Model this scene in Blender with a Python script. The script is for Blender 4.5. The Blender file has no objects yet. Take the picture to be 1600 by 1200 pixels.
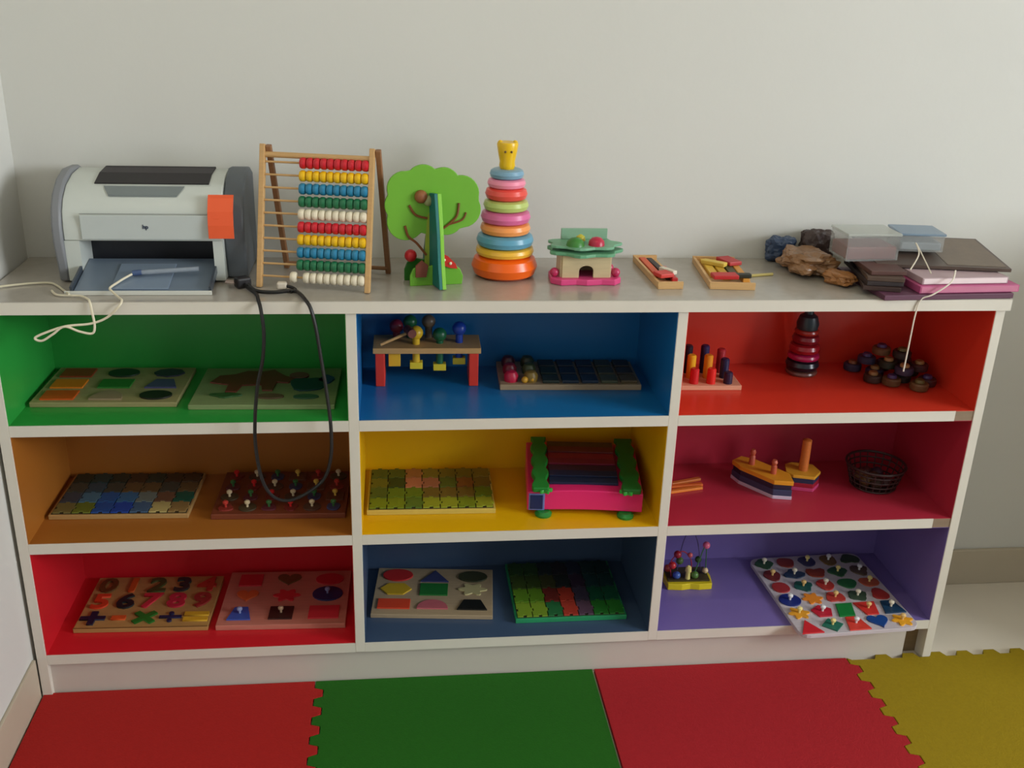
import bpy, bmesh, math, random
from mathutils import Vector, Matrix, noise

random.seed(7)
sc = bpy.context.scene
col = sc.collection
PI = math.pi

# ------------------------------------------------------------------ camera
def set_camera():
    p, y, r = -0.3802, -0.1214, -0.0328
    m = (Matrix.Rotation(y, 3, 'Z') @ Matrix.Rotation(p, 3, 'X') @ Matrix.Rotation(r, 3, 'Y'))
    right, fwd, up = m.col[0], m.col[1], m.col[2]
    M = Matrix((( right.x, up.x, -fwd.x, 0.718), (right.y, up.y, -fwd.y, -1.7913),
                (right.z, up.z, -fwd.z, 1.3975), (0, 0, 0, 1)))
    cd = bpy.data.cameras.new('camera'); cd.sensor_width = 36.0; cd.lens = 36.0 * 1608.45 / 1600
    cd.clip_start = 0.05
    co = bpy.data.objects.new('camera', cd); col.objects.link(co)
    co.matrix_world = M
    sc.camera = co
set_camera()

# ------------------------------------------------------------------ world, lights, exposure
w = bpy.data.worlds.new('world'); sc.world = w; w.use_nodes = True
w.node_tree.nodes['Background'].inputs[0].default_value = (0.75, 0.86, 1.0, 1)
w.node_tree.nodes['Background'].inputs[1].default_value = 0.6
sc.view_settings.view_transform = 'Standard'
sc.view_settings.look = 'None'
sc.view_settings.gamma = 1.0
sc.view_settings.use_curve_mapping = False
sc.view_settings.exposure = -0.2

def area(name, loc, rot, sx, sy, power, color):
    l = bpy.data.lights.new(name, 'AREA'); l.shape = 'RECTANGLE'; l.size = sx; l.size_y = sy
    l.energy = power; l.color = color
    o = bpy.data.objects.new(name, l); col.objects.link(o)
    o.location = loc; o.rotation_euler = rot
    return o
# daylight entering through the window in the right wall, and through the one behind the camera
RX, FY, CZ = 5.00, -4.20, 2.75           # right wall, front wall, ceiling
area('window_daylight', (RX + 0.12, -2.35, 1.85), (0, math.radians(90), 0), 1.30, 2.20, 285, (0.90, 0.95, 1.0))
area('front_window_daylight', (1.7, FY - 0.12, 1.90), (math.radians(90), 0, 0), 1.6, 1.0, 3, (1.0, 0.95, 0.84))
area('added_warm_fill', (.75, -1.10, CZ-.075), (0, 0, 0), 1.20, .16, 6, (1.0, 0.90, 0.60))  # added lamp with no known source, warms and fills the left side

# ------------------------------------------------------------------ materials
def lin(c):
    c = c / 255.0
    return c / 12.92 if c <= 0.04045 else ((c + 0.055) / 1.055) ** 2.4
MC = {}
def M(rgb, rough=0.5, kind='paint', spec=0.5):
    key = (rgb, rough, kind, spec)
    if key in MC: return MC[key]
    m = bpy.data.materials.new('%s_%d_%d_%d' % ((kind,) + tuple(rgb))); m.use_nodes = True
    nt = m.node_tree; b = nt.nodes['Principled BSDF']
    c = tuple(lin(v) for v in rgb) + (1,)
    b.inputs['Roughness'].default_value = rough
    b.inputs['Specular IOR Level'].default_value = spec
    tc = nt.nodes.new('ShaderNodeTexCoord')
    nz = nt.nodes.new('ShaderNodeTexNoise')
    nt.links.new(tc.outputs['Object'], nz.inputs['Vector'])
    mix = nt.nodes.new('ShaderNodeMix'); mix.data_type = 'RGBA'
    def var(a, scale, detail=3.0, c2=None):
        nz.inputs['Scale'].default_value = scale; nz.inputs['Detail'].default_value = detail
        cc = c2 or tuple(min(1, v * a) for v in c[:3]) + (1,)
        mix.inputs['A'].default_value = c; mix.inputs['B'].default_value = cc
        nt.links.new(nz.outputs['Fac'], mix.inputs['Factor'])
        nt.links.new(mix.outputs['Result'], b.inputs['Base Color'])
    def bump(scale, strength, dist=0.002):
        n2 = nt.nodes.new('ShaderNodeTexNoise'); n2.inputs['Scale'].default_value = scale
        nt.links.new(tc.outputs['Object'], n2.inputs['Vector'])
        bp = nt.nodes.new('ShaderNodeBump'); bp.inputs['Strength'].default_value = strength
        bp.inputs['Distance'].default_value = dist
        nt.links.new(n2.outputs['Fac'], bp.inputs['Height'])
        nt.links.new(bp.outputs['Normal'], b.inputs['Normal'])
    if kind == 'paint': var(0.85, 18)
    elif kind == 'wall': var(0.94, 1.6, 5); bump(60, 0.12)
    elif kind == 'laminate': var(0.9, 6); bump(25, 0.03)
    elif kind == 'marble': var(0.80, 45, 8); b.inputs['Coat Weight'].default_value = 0.3; b.inputs['Coat Roughness'].default_value = 0.12
    elif kind == 'wood':
        mp = nt.nodes.new('ShaderNodeMapping'); mp.inputs['Scale'].default_value = (4, 40, 40)
        nt.links.new(tc.outputs['Object'], mp.inputs['Vector']); nt.links.new(mp.outputs['Vector'], nz.inputs['Vector'])
        var(0.72, 5, 4)
    elif kind == 'foam': var(0.82, 120, 4); bump(350, 0.5)
    elif kind == 'tile': var(0.88, 9, 6)
    elif kind == 'print': var(0.6, 60, 3)
    elif kind == 'plastic': var(0.93, 10)
    elif kind == 'clear':
        var(0.97, 12); b.inputs['Transmission Weight'].default_value = 0.0; b.inputs['Alpha'].default_value = 0.16
    elif kind == 'glass':
        var(0.97, 3); b.inputs['Alpha'].default_value = 0.06
    elif kind == 'translucent':
        var(0.9, 30); b.inputs['Alpha'].default_value = 0.55
    MC[key] = m
    return m

WHITE = (222, 216, 202); PLY = (214, 178, 122)

# ------------------------------------------------------------------ mesh helpers
class B:
    def __init__(s): s.v = []; s.f = []
    def add(s, vs, fs, mat=None):
        o = len(s.v)
        s.v += [tuple(mat @ Vector(v)) if mat else tuple(v) for v in vs]
        s.f += [tuple(i + o for i in f) for f in fs]
        return s
    def box(s, x0, x1, y0, y1, z0, z1, mat=None):
        v = [(x0,y0,z0),(x1,y0,z0),(x1,y1,z0),(x0,y1,z0),(x0,y0,z1),(x1,y0,z1),(x1,y1,z1),(x0,y1,z1)]
        return s.add(v, [(3,2,1,0),(4,5,6,7),(0,1,5,4),(1,2,6,5),(2,3,7,6),(3,0,4,7)], mat)
    def prism(s, poly, z0, z1, mat=None):            # polygon in xy extruded along z (counter-clockwise)
        a = sum(poly[i-1][0]*poly[i][1] - poly[i][0]*poly[i-1][1] for i in range(len(poly)))
        if a < 0: poly = poly[::-1]
        n = len(poly)
        v = [(p[0], p[1], z0) for p in poly] + [(p[0], p[1], z1) for p in poly]
        f = [tuple(range(n-1, -1, -1)), tuple(range(n, 2*n))] + [(i, (i+1) % n, n+(i+1) % n, n+i) for i in range(n)]
        return s.add(v, f, mat)
    def lathe(s, prof, n=24, mat=None):              # list of (r, z)
        v = []; f = []
        for r, z in prof:
            for k in range(n):
                a = 2*PI*k/n; v.append((r*math.cos(a), r*math.sin(a), z))
        for j in range(len(prof)-1):
            for k in range(n):
                k2 = (k+1) % n
                f.append((j*n+k, j*n+k2, (j+1)*n+k2, (j+1)*n+k))
        f.append(tuple(range(n-1, -1, -1))); f.append(tuple(range((len(prof)-1)*n, len(prof)*n)))
        return s.add(v, f, mat)
    def cyl(s, r, z0, z1, n=16, mat=None, r2=None): return s.lathe([(r, z0), (r if r2 is None else r2, z1)], n, mat)
    def ball(s, r, c=(0,0,0), n=12, sz=1.0):
        pr = [(max(1e-4, r*math.sin(PI*k/8)), -r*sz*math.cos(PI*k/8)) for k in range(9)]
        return s.lathe(pr, n, Matrix.Translation(c))
    def torus(s, R, r, z=0, n=28, m=8, sz=1.0):
        v = []; f = []
        for i in range(n):
            a = 2*PI*i/n
            for j in range(m):
                b = 2*PI*j/m; q = R + r*math.cos(b)
                v.append((q*math.cos(a), q*math.sin(a), z + r*sz*math.sin(b)))
        for i in range(n):
            for j in range(m):
                f.append((i*m+j, ((i+1) % n)*m+j, ((i+1) % n)*m+(j+1) % m, i*m+(j+1) % m))
        return s.add(v, f)
    def tube(s, pts, r, n=8, closed=False):
        P = [Vector(p) for p in pts]; N = len(P); v = []; f = []
        up = Vector((0.3, 0.2, 1)).normalized()
        for i, p in enumerate(P):
            t = (P[(i+1) % N] - P[i-1]) if closed else (P[min(i+1, N-1)] - P[max(i-1, 0)])
            t.normalize()
            a = t.cross(up)
            if a.length < 1e-3: a = t.cross(Vector((1, 0, 0)))
            a.normalize(); b = a.cross(t); b.normalize(); up = b
            for k in range(n):
                q = 2*PI*k/n
                v.append(tuple(p + a*(r*math.cos(q)) + b*(r*math.sin(q))))
        for i in range(N if closed else N-1):
            for k in range(n):
                i2 = (i+1) % N; k2 = (k+1) % n
                f.append((i*n+k, i2*n+k, i2*n+k2, i*n+k2))
        if not closed: f += [tuple(range(n)), tuple(range(N*n-1, (N-1)*n-1, -1))]
        return s.add(v, f)
    def rod(s, a, b, r, n=10): return s.tube([a, b], r, n)
    def mesh(s, name, smooth=False):
        me = bpy.data.meshes.new(name); me.from_pydata(s.v, [], s.f)
        bm = bmesh.new(); bm.from_mesh(me); bmesh.ops.recalc_face_normals(bm, faces=bm.faces); bm.to_mesh(me); bm.free()
        if smooth:
            for p in me.polygons: p.use_smooth = True
            me.set_sharp_from_angle(angle=math.radians(38))
        return me
    def build(s, name, mat, parent=None, smooth=False, bevel=0, loc=None, rz=0):
        me = s.mesh(name, smooth)
        me.materials.append(mat)
        return link(name, me, parent, bevel, loc, rz)

def link(name, me, parent=None, bevel=0, loc=None, rz=0):
    o = bpy.data.objects.new(name, me); col.objects.link(o)
    if parent: o.parent = parent
    if loc: o.location = loc
    if rz: o.rotation_euler = (0, 0, rz)
    if bevel:
        b = o.modifiers.new('bevel', 'BEVEL'); b.width = bevel; b.segments = 2; b.limit_method = 'ANGLE'
    return o
def tag(o, label, cat, group=None):
    o['label'] = label; o['category'] = cat
    if group: o['group'] = group
    return o
def thing(name, label, cat, loc=(0,0,0), rz=0, group=None):
    o = bpy.data.objects.new(name, None); col.objects.link(o); o.empty_display_size = 0.02
    o.location = loc; o.rotation_euler = (0, 0, rz)
    return tag(o, label, cat, group)
def struct(o): o['kind'] = 'structure'; return o
def smooth_path(pts, sub=8):                         # Catmull-Rom through points
    P = [Vector(p) for p in pts]; out = []
    for i in range(len(P)-1):
        p0 = P[max(i-1, 0)]; p1 = P[i]; p2 = P[i+1]; p3 = P[min(i+2, len(P)-1)]
        for k in range(sub):
            t = k/sub
            out.append(0.5*((2*p1) + (p2-p0)*t + (2*p0-5*p1+4*p2-p3)*t*t + (-p0+3*p1-3*p2+p3)*t**3))
    out.append(P[-1]); return out

# ------------------------------------------------------------------ 2-D outlines, unit size
def circ(n=20, sx=.5, sy=.5): return [(sx*math.cos(2*PI*k/n), sy*math.sin(2*PI*k/n)) for k in range(n)]
def star(n=5, r=.22): return [((.5 if k % 2 == 0 else r)*math.sin(PI*k/n), (.5 if k % 2 == 0 else r)*math.cos(PI*k/n)) for k in range(2*n)]
def heart():
    out = []
    for k in range(24):
        t = 2*PI*k/24
        out.append((16*math.sin(t)**3/34, (13*math.cos(t)-5*math.cos(2*t)-2*math.cos(3*t)-math.cos(4*t)+2.5)/30))
    return out
def blob(seed, n=16, amp=.25):
    r = random.Random(seed); a = [r.uniform(-1, 1) for _ in range(6)]
    out = []
    for k in range(n):
        t = 2*PI*k/n
        q = .5*(1-amp*.6 + amp*.5*(a[0]*math.cos(2*t)+a[1]*math.sin(3*t)+a[2]*math.cos(4*t+a[3]*3)))
        out.append((q*math.cos(t), q*math.sin(t)))
    return out
def cross(w=.17): return [(-w,-.5),(w,-.5),(w,-w),(.5,-w),(.5,w),(w,w),(w,.5),(-w,.5),(-w,w),(-.5,w),(-.5,-w),(-w,-w)]
SH = dict(circle=circ(), oval=circ(20,.5,.5), square=[(-.5,-.5),(.5,-.5),(.5,.5),(-.5,.5)],
          tri=[(-.5,-.5),(.5,-.5),(0,.5)], trap=[(-.5,-.5),(.5,-.5),(.28,.5),(-.28,.5)],
          itrap=[(-.28,-.5),(.28,-.5),(.5,.5),(-.5,.5)], diamond=[(0,-.5),(.5,0),(0,.5),(-.5,0)],
          hexa=circ(6), octa=circ(8), penta=[(.5*math.sin(2*PI*k/5), .5*math.cos(2*PI*k/5)) for k in range(5)],
          para=[(-.5,-.5),(.25,-.5),(.5,.5),(-.25,.5)], heart=heart(), star=star(), cross=cross(),
          semi=[(.5*math.cos(PI*k/12), math.sin(PI*k/12)-.5) for k in range(13)],
          flower=[((.4+.1*math.cos(6*t))*math.cos(t), (.4+.1*math.cos(6*t))*math.sin(t)) for t in [2*PI*k/36 for k in range(36)]])
def shape(n):
    return blob(int(n[4:])) if n.startswith('blob') else SH[n]

# ================================================================== THE SETTING
T, S3, S2, S1 = 0.8417, 0.6052, 0.3588, 0.1044
BY = 0.30
XL = -0.008
wallm = M((214, 213, 206), 0.85, 'wall', 0.25)
struct(B().box(XL-.12, RX+.12, BY, BY+.12, 0, CZ).build('wall_back', wallm))
struct(B().box(XL-.12, XL, FY-.12, BY, 0, CZ).build('wall_left', wallm))
struct(B().box(XL-.12, RX+.12, FY-.12, BY+.12, CZ, CZ+.1).build('ceiling', M((196, 192, 182), 0.9, 'wall', 0.2)))
def holed(name, axis, a0, a1, h0, h1, z0, z1, t0, t1, m=wallm):
    b = B()
    parts = [(a0, h0, 0, CZ), (h1, a1, 0, CZ), (h0, h1, 0, z0), (h0, h1, z1, CZ)]
    for p, q_, c, d in parts:
        if axis == 'y': b.box(t0, t1, p, q_, c, d)
        else: b.box(p, q_, t0, t1, c, d)
    return struct(b.build(name, m))
holed('wall_right', 'y', FY-.12, BY, -3.45, -1.25, 1.20, 2.50, RX, RX+.12)
holed('wall_front', 'x', XL, RX, .9, 2.5, 1.40, 2.40, FY-.12, FY, M((96, 104, 116), .8, 'wall', .25))
def window(name, axis, h0, h1, z0, z1, t):
    fm = M((235, 235, 230), .5, 'plastic'); fr = .05
    b = B()
    segs = [(h0, h0+fr, z0, z1), (h1-fr, h1, z0, z1), (h0, h1, z0, z0+fr), (h0, h1, z1-fr, z1), ((h0+h1)/2-.025, (h0+h1)/2+.025, z0, z1)]
    for p, q_, c, d in segs:
        if axis == 'y': b.box(t-.02, t+.02, p, q_, c, d)
        else: b.box(p, q_, t-.02, t+.02, c, d)
    f = struct(b.build(name, fm))
    for k in range(2):
        p = h0+fr + k*((h1-h0)/2-fr/2+.0); q_ = p+(h1-h0)/2-fr*1.5
        g = B()
        if axis == 'y': g.box(t-.002, t+.002, p, q_, z0+fr, z1-fr)
        else: g.box(p, q_, t-.002, t+.002, z0+fr, z1-fr)
        g.build('pane', M((225, 240, 245), .05, 'glass'), f)
window('window_1', 'y', -3.45, -1.25, 1.20, 2.50, RX+.05)
window('window_2', 'x', .9, 2.5, 1.40, 2.40, FY-.05)

fl = struct(B().box(XL-.12, RX+.12, FY-.12, BY+.12, -.1, -.006).build('floor', M((150, 142, 128), .8, 'tile')))
tm = M((226, 217, 202), .35, 'tile')
tile = B().box(-.2985, .2985, -.2985, .2985, -.006, 0).mesh('tile'); tile.materials.append(tm)
for i in range(9):
    for j in range(8):
        link('tile', tile, fl, .001, (XL+.30+.6*i-.02, .0-.6*j, 0))
bbm = M((192, 180, 158), .45, 'tile')
struct(B().box(XL, RX, BY-.010, BY, 0, .098).build('baseboard_back', bbm, bevel=.002))
struct(B().box(XL, XL+.007, FY, -.002, 0, .098).build('baseboard_left', bbm, bevel=.002))

cl = thing('added_fill_lamp', 'long white tube lamp added out of view above the mats for fill light', 'lamp', (.75, -1.10, CZ))  # unseen fixture added to carry the warm fill light
B().box(-.65, .65, -.10, .10, -.05, 0).build('fill_lamp_housing', M((230,230,226), .5, 'plastic'), cl, bevel=.004)
for s_ in (-1, 1): B().box(s_*.65-.01, s_*.65+.01, -.10, .10, -.07, 0).build('fill_lamp_end', M((230,230,226), .5, 'plastic'), cl)

# ================================================================== SHELVING UNIT
t = .0194; W1, W2, W3 = .61, .5974, .6122
xs = [0, t+W1, 2*t+W1+W2, 3*t+W1+W2+W3]            # left faces of the four uprights
XR = xs[3] + t
CD = .288; ts = .0218; tu = .8188
wm = M(WHITE, .4, 'laminate')
unit = thing('shelving_unit', 'white open shelving unit with nine coloured bays along the wall', 'shelf', (0, 0, 0))
B().box(0, t, 0, CD, 0, tu).build('side_panel', wm, unit, bevel=.001)
B().box(xs[3], XR, 0, CD, 0, tu).build('side_panel', wm, unit, bevel=.001)
for k in (1, 2): B().box(xs[k], xs[k]+t, 0, CD, S1-ts, tu).build('divider', wm, unit, bevel=.001)
B().box(t, xs[3], CD-.004, CD, S1-ts, tu).build('back_panel', wm, unit)
raw = M((150, 128, 104), .7, 'wood')
colors = [[(48,160,66),(172,106,40),(208,34,44)], [(26,112,172),(232,182,12),(64,84,112)], [(220,62,42),(184,48,68),(126,108,172)]]
zz = [(S3, tu), (S2, S3-ts), (S1, S2-ts)]
for c in range(3):
    x0 = xs[c]+t; x1 = xs[c+1]
    for r in range(3):
        z0, z1 = zz[r]; lm = M(colors[c][r], .32, 'laminate')
        sh = B().box(x0, x1, .002, CD-.004, z0-ts, z0-.001).build('shelf_board', raw, unit)
        e1 = x1 - (.040 if (c == 2 and r < 2) else 0)
        B().box(x0, e1, 0, .002, z0-ts, z0).build('edge_band', wm, sh)
        ln = B()
        e = .001
        ln.box(x0, x1, .002, CD-.004, z0-e, z0)
        ln.box(x0, x1, CD-.004-e, CD-.004, z0, z1)
        ln.box(x0, x0+e, .001, CD-.005, z0, z1)
        ln.box(x1-e, x1, .001, CD-.005, z0, z1)
        ln.box(x0, x1, .002, CD-.005, z1-e, z1)
        ln.build('bay_lining', lm, unit)
B().box(t, 1.836, .012, .028, 0, S1-ts).build('kick_plate', M((205, 196, 184), .5, 'laminate'), unit)
B().box(1.836, xs[3], .034, .05, 0, S1-ts).build('kick_block', M((142, 118, 84), .7, 'wood'), unit)
# continuous worktop
top = B().box(-.004, XR+.006, -.004, BY, tu, T).build('worktop', M((178, 171, 160), .22, 'marble'), bevel=.0015)
tag(top, 'pale grey laminate worktop lying along the coloured shelving unit', 'worktop')
B().box(-.004, XR+.006, -.006, -.004, tu, T-.001).build('edge_band', wm, top)

# ================================================================== FOAM MATS
def seam(x0, ya, yb, amp=.009, pit=.056):
    out = []; y = ya
    side = 1; out.append((x0-amp, y))
    y -= pit*.45
    while y > yb + pit*.6:
        out += [(x0 - amp*side, y + pit*.06*1), (x0 + amp*side, y - pit*.06)]
        side = -side; y -= pit*.5
    out.append((x0 - amp*side, yb)); return out
def hseam(y0, xa, xb, amp=.008, pit=.064):
    return [(p[1], y0 + (p[0])) for p in seam(0, xb, xa, amp, pit)]      # from xb to xa
MB, MF = .006, -.574
def mat_tile(name, x0, x1, left, right, rgb, label, backteeth=False):
    g = .0008
    L = [(x+g, y) for x, y in left] if left else [(x0+g, MB), (x0+g, MF)]
    R_ = [(x-g, y) for x, y in right] if right else [(x1-g, MB), (x1-g, MF)]
    poly = L + R_[::-1]
    if backteeth:
        bs = hseam(MB, L[0][0]+.01, R_[0][0]-.01)
        poly = L + R_[::-1] + bs
    b = B().prism(poly, 0, .010)
    o = b.build('foam_mat', M(rgb, .85, 'foam', .25), None, bevel=.0012)
    return tag(o, label, 'foam mat', 'interlocking foam floor mats')
sA = seam(.553, MB, MF); sB = seam(1.712, MB, MF)
mat_tile('foam_mat', .001, .553, None, sA, (176, 32, 28), 'red foam floor mat in the left corner, beside the white wall')
mat_tile('foam_mat', .553, 1.132, sA, None, (32, 100, 18), 'green foam floor mat between the two red mats')
mat_tile('foam_mat', 1.135, 1.712, None, sB, (170, 30, 38), 'red foam floor mat between the green mat and the yellow mat')
mat_tile('foam_mat', 1.712, 2.29, sB, None, (152, 128, 10), 'yellow foam floor mat with toothed back edge by the bare tiles', True)

# the mats go on towards the viewer
far = [(32, 100, 18), (152, 128, 10), (176, 32, 28)]
nm = ['green', 'yellow', 'red']
for j in (1, 2, 3):
    for i in range(4):
        k = (i+j-1) % 3
        x0 = .000+.578*i
        o = B().box(x0+.002, x0+.576, MF-.578*j+.574-.572, MF-.578*(j-1)-.002, 0, .010).build('foam_mat', M(far[k], .85, 'foam', .25), None, bevel=.0012)
        tag(o, '%s foam floor mat, %s from the left wall in the %s row from the shelves' % (nm[k], ['first', 'second', 'third', 'fourth'][i], ['second', 'third', 'fourth'][j-1]), 'foam mat', 'interlocking foam floor mats')
# cupboard standing just right of the view; it shades the skirting and the lower bays
cb = thing('side_cupboard', 'white cupboard against the wall to the right of the shelving unit', 'cupboard', (2.86, .0, 0))
cm_ = M((206, 200, 188), .5, 'laminate')
B().box(-.38, .38, -.28, .285, .08, 1.0).build('body', cm_, cb, bevel=.002)
B().box(-.37, .37, -.25, .26, 0, .08).build('plinth', M((120,112,100), .6, 'laminate'), cb)
for s_ in (-1, 1):
    d_ = B().box(min(.003*s_, .375*s_), max(.003*s_, .375*s_), -.298, -.2805, .09, .99).build('door', cm_, cb, bevel=.002)
    B().rod((s_*.04, -.312, .50), (s_*.04, -.312, .62), .006).box(s_*.04-.004, s_*.04+.004, -.312, -.298, .51, .518).box(s_*.04-.004, s_*.04+.004, -.312, -.298, .602, .61).build('handle', M((150,150,150), .3, 'plastic'), d_)

# ================================================================== PUZZLE BOARDS
def board(label, cx, cy, z, w_, d, h, rz, rgb, pieces, rough=.5, round_=0, cat='puzzle'):
    """pieces: (outline, x, y, sx, sy, rgb, knob rgb or None); x, y measured from the board's centre"""
    o = thing('puzzle_board', label, cat, (cx, cy, z+.0002), rz)
    if round_:
        poly = []
        for (qx, qy, a0) in ((1,1,0),(-1,1,90),(-1,-1,180),(1,-1,270)):
            for k in range(5):
                a = math.radians(a0+22.5*k); poly.append((qx*(w_/2-round_)+round_*math.cos(a), qy*(d/2-round_)+round_*math.sin(a)))
        B().prism(poly, 0, h).build('base_board', M(rgb, rough, 'wood'), o, bevel=.001)
    else:
        B().box(-w_/2, w_/2, -d/2, d/2, 0, h).build('base_board', M(rgb, rough, 'wood'), o, bevel=.0012)
    if pieces and not isinstance(pieces[0][0], str) and len(pieces) > 10:
        B().box(-w_/2+.004, w_/2-.004, -d/2+.004, d/2-.004, h-.001, h+.0004).build('picture_tray', M((58, 52, 36), .6, 'print'), o)
    for (s, x, y, sx, sy, c, kn) in pieces:
        poly = [(px*sx, py*sy) for px, py in (shape(s) if isinstance(s, str) else s)]
        p = B().prism(poly, 0, .0035).build('puzzle_piece', M(c, .45, 'paint'), o, bevel=.0006, loc=(x, y, h-.0005))
        if kn:
            B().lathe([(.0025,0),(.0025,.006),(.0055,.008),(.006,.012),(.003,.0145)], 10).build('knob', M(kn, .35, 'plastic'), p, smooth=True, loc=(0, 0, .0035))
    return o
def grid(w_, d, nx, ny, shapes, cols, sx, sy, kn=None, mx=.03, my=.03, size=None):
    out = []
    for j in range(ny):
        for i in range(nx):
            x = -w_/2+mx+(w_-2*mx)*i/(nx-1); y = d/2-my-(d-2*my)*j/(ny-1)
            k = j*nx+i; c = cols[k % len(cols)]
            if c is None: continue
            out.append((shapes[k % len(shapes)], x, y, sx, sy, c, kn[k % len(kn)] if kn else None))
    return out

# green bay
board('pale puzzle board with orange, green and black shapes in the green bay, left corner', .168, .176, S3, .272, .186, .010, -.03, (164, 152, 104),
      grid(.272, .186, 3, 3, ['square','oval','octa','square','square','trap','square','semi','oval'],
           [(140,50,20),(18,44,26),(40,40,60),(220,120,20),(40,120,40),(70,70,110),(205,84,20),(150,128,100),(22,22,16)], .062, .044, mx=.046, my=.034))
croc = [(-.5,-.05),(-.42,.16),(-.25,.2),(-.1,.32),(.1,.3),(.22,.36),(.34,.2),(.5,.05),(.44,-.06),(.3,-.04),(.28,-.3),(.16,-.3),(.12,-.12),(-.1,-.14),(-.14,-.34),(-.27,-.34),(-.27,-.12)]
board('pale puzzle board with reddish and teal animal behind the cable in the green bay', .466, .158, S3, .276, .196, .010, -.03, (136, 150, 100),
      [(croc, -.035, .022, .165, .17, (112, 50, 34), None), ('blob5', .078, .005, .085, .085, (16, 60, 62), None), ('blob9', .112, .032, .036, .05, (30, 62, 110), None),
       ('blob2', -.075, -.052, .06, .03, (52, 92, 44), None), ('oval', .01, -.058, .055, .024, (92, 70, 50), None), ('oval', .08, -.06, .05, .022, (44, 84, 60), None),
       ('circle', .055, .052, .04, .035, (120, 60, 60), None)])
# brown bay
def zone(w_, d, nx, ny, f, seed=1):
    r = random.Random(seed); out = []
    gx = w_/nx; gy = d/ny
    for j in range(ny):
        for i in range(nx):
            c = f(i, j, r)
            jag = [(-.47,-.47),(-.1,-.47),(-.12,-.36),(.12,-.36),(.1,-.47),(.47,-.47),(.47,-.12),(.56,-.13),(.56,.13),(.47,.12),(.47,.47),(.1,.47),(.12,.57),(-.12,.57),(-.1,.47),(-.47,.47),(-.47,.1),(-.37,.1),(-.37,-.1),(-.47,-.1)]
            out.append((jag, -w_/2+gx*(i+.5), d/2-gy*(j+.5), gx*1.0, gy*1.0, c, None))
    return out
def fb1(i, j, r):
    if j == 0: return r.choice([(40,52,40),(70,50,30),(32,66,62)])
    if j == 1: return r.choice([(108,84,50),(70,72,60),(54,80,90)])
    if j == 2: return [(60,70,80),(78,120,140),(40,90,150),(60,110,150),(120,130,120),(120,84,60),(20,90,70)][i]
    return [(120,110,60),(110,120,40),(36,80,150),(30,70,160),(70,100,130),(196,176,110),(150,120,70)][i]
board('blue harbour picture jigsaw board lying in the brown bay near its left wall', .168, .182, S2, .272, .182, .010, -.03, (190, 150, 92), zone(.262, .172, 7, 4, fb1))
kc = [(210,40,40),(220,180,80),(60,110,60),(220,200,160),(190,60,50)]
board('reddish wooden puzzle board with many small knobs under the cable loop in the brown bay', .483, .168, S2, .268, .188, .012, -.03, (128, 62, 36),
      grid(.268, .188, 6, 4, ['blob1','circle','blob3','square','blob4','oval','blob7'],
           [(120,40,34),(84,54,42),(60,60,96),(104,56,36),(140,48,38),(76,62,40),(100,40,50)], .036, .034, kn=[kc[0],kc[3],kc[2],kc[1],kc[4],kc[3],kc[2]], mx=.026, my=.026))
# red bay: numbers
def glyph_mesh(ch, size, depth):
    cu = bpy.data.curves.new('glyph', 'FONT'); cu.body = ch; cu.size = size; cu.extrude = depth; cu.offset = size*(.004 if ch == '\u00f7' else .03)
    cu.align_x = 'CENTER'; cu.align_y = 'CENTER'; cu.resolution_u = 3
    ob = bpy.data.objects.new('glyph', cu); col.objects.link(ob)
    dg = bpy.context.evaluated_depsgraph_get()
    me = bpy.data.meshes.new_from_object(ob.evaluated_get(dg))
    bpy.data.objects.remove(ob); bpy.data.curves.remove(cu)
    # centre the glyph on its own bounding box
    X = [v.co.x for v in me.vertices]; Y = [v.co.y for v in me.vertices]
    ox = (min(X)+max(X))/2; oy = (min(Y)+max(Y))/2
    for v in me.vertices: v.co.x -= ox; v.co.y -= oy
    me.materials.clear()
    return me
nb = board('wooden number puzzle board with digits and signs in the red bay', .190, .166, S1, .272, .194, .010, -.03, (178, 138, 80), [])
B().box(-.136, .136, -.097, -.095, .0102, .0112).build('rim', M((120, 84, 40), .5, 'wood'), nb)
rows = [('0', (92,60,24)), ('1', (196,84,30)), ('2', (60,70,30)), ('3', (30,44,44)), ('4', (176,50,36)),
        ('5', (206,62,30)), ('6', (18,30,34)), ('7', (196,44,60)), ('8', (186,40,60)), ('9', (150,44,40)),
        ('+', (20,24,50)), ('-', (206,84,34)), ('\u00d7', (30,108,34)), ('\u00f7', (26,30,66)), ('=', (206,160,40))]
for k, (ch, c) in enumerate(rows):
    i = k % 5; j = k // 5
    me = glyph_mesh(ch, .078 if j < 2 else .095, .0022); me.materials.append(M(c, .45, 'paint'))
    me.name = 'puzzle_piece'
    link('puzzle_piece', me, nb, 0, (-.106+.053*i, .062-.062*j, .0115)).scale = (1, .92, 1)
board('pink puzzle board with a dark blue oval, hearts and coloured shapes in the red bay', .476, .162, S1, .268, .206, .012, -.03, (200, 124, 106),
      [('square', -.085, .066, .05, .045, (196,36,50), None), ('heart', -.002, .066, .056, .046, (108,74,40), None), ('oval', .088, .066, .062, .044, (190,40,52), None),
       ('heart', -.085, .004, .05, .044, (214,100,52), None), ('flower', 0, .004, .06, .05, (206,44,52), None), ('oval', .088, .008, .066, .056, (28,40,90), (120,130,170)),
       ('trap', -.090, -.062, .05, .046, (58,84,170), (150,160,200)), ('square', -.004, -.062, .05, .046, (58,28,24), (190,160,130)), ('square', .086, -.062, .064, .046, (206,48,60), None)])
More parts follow.
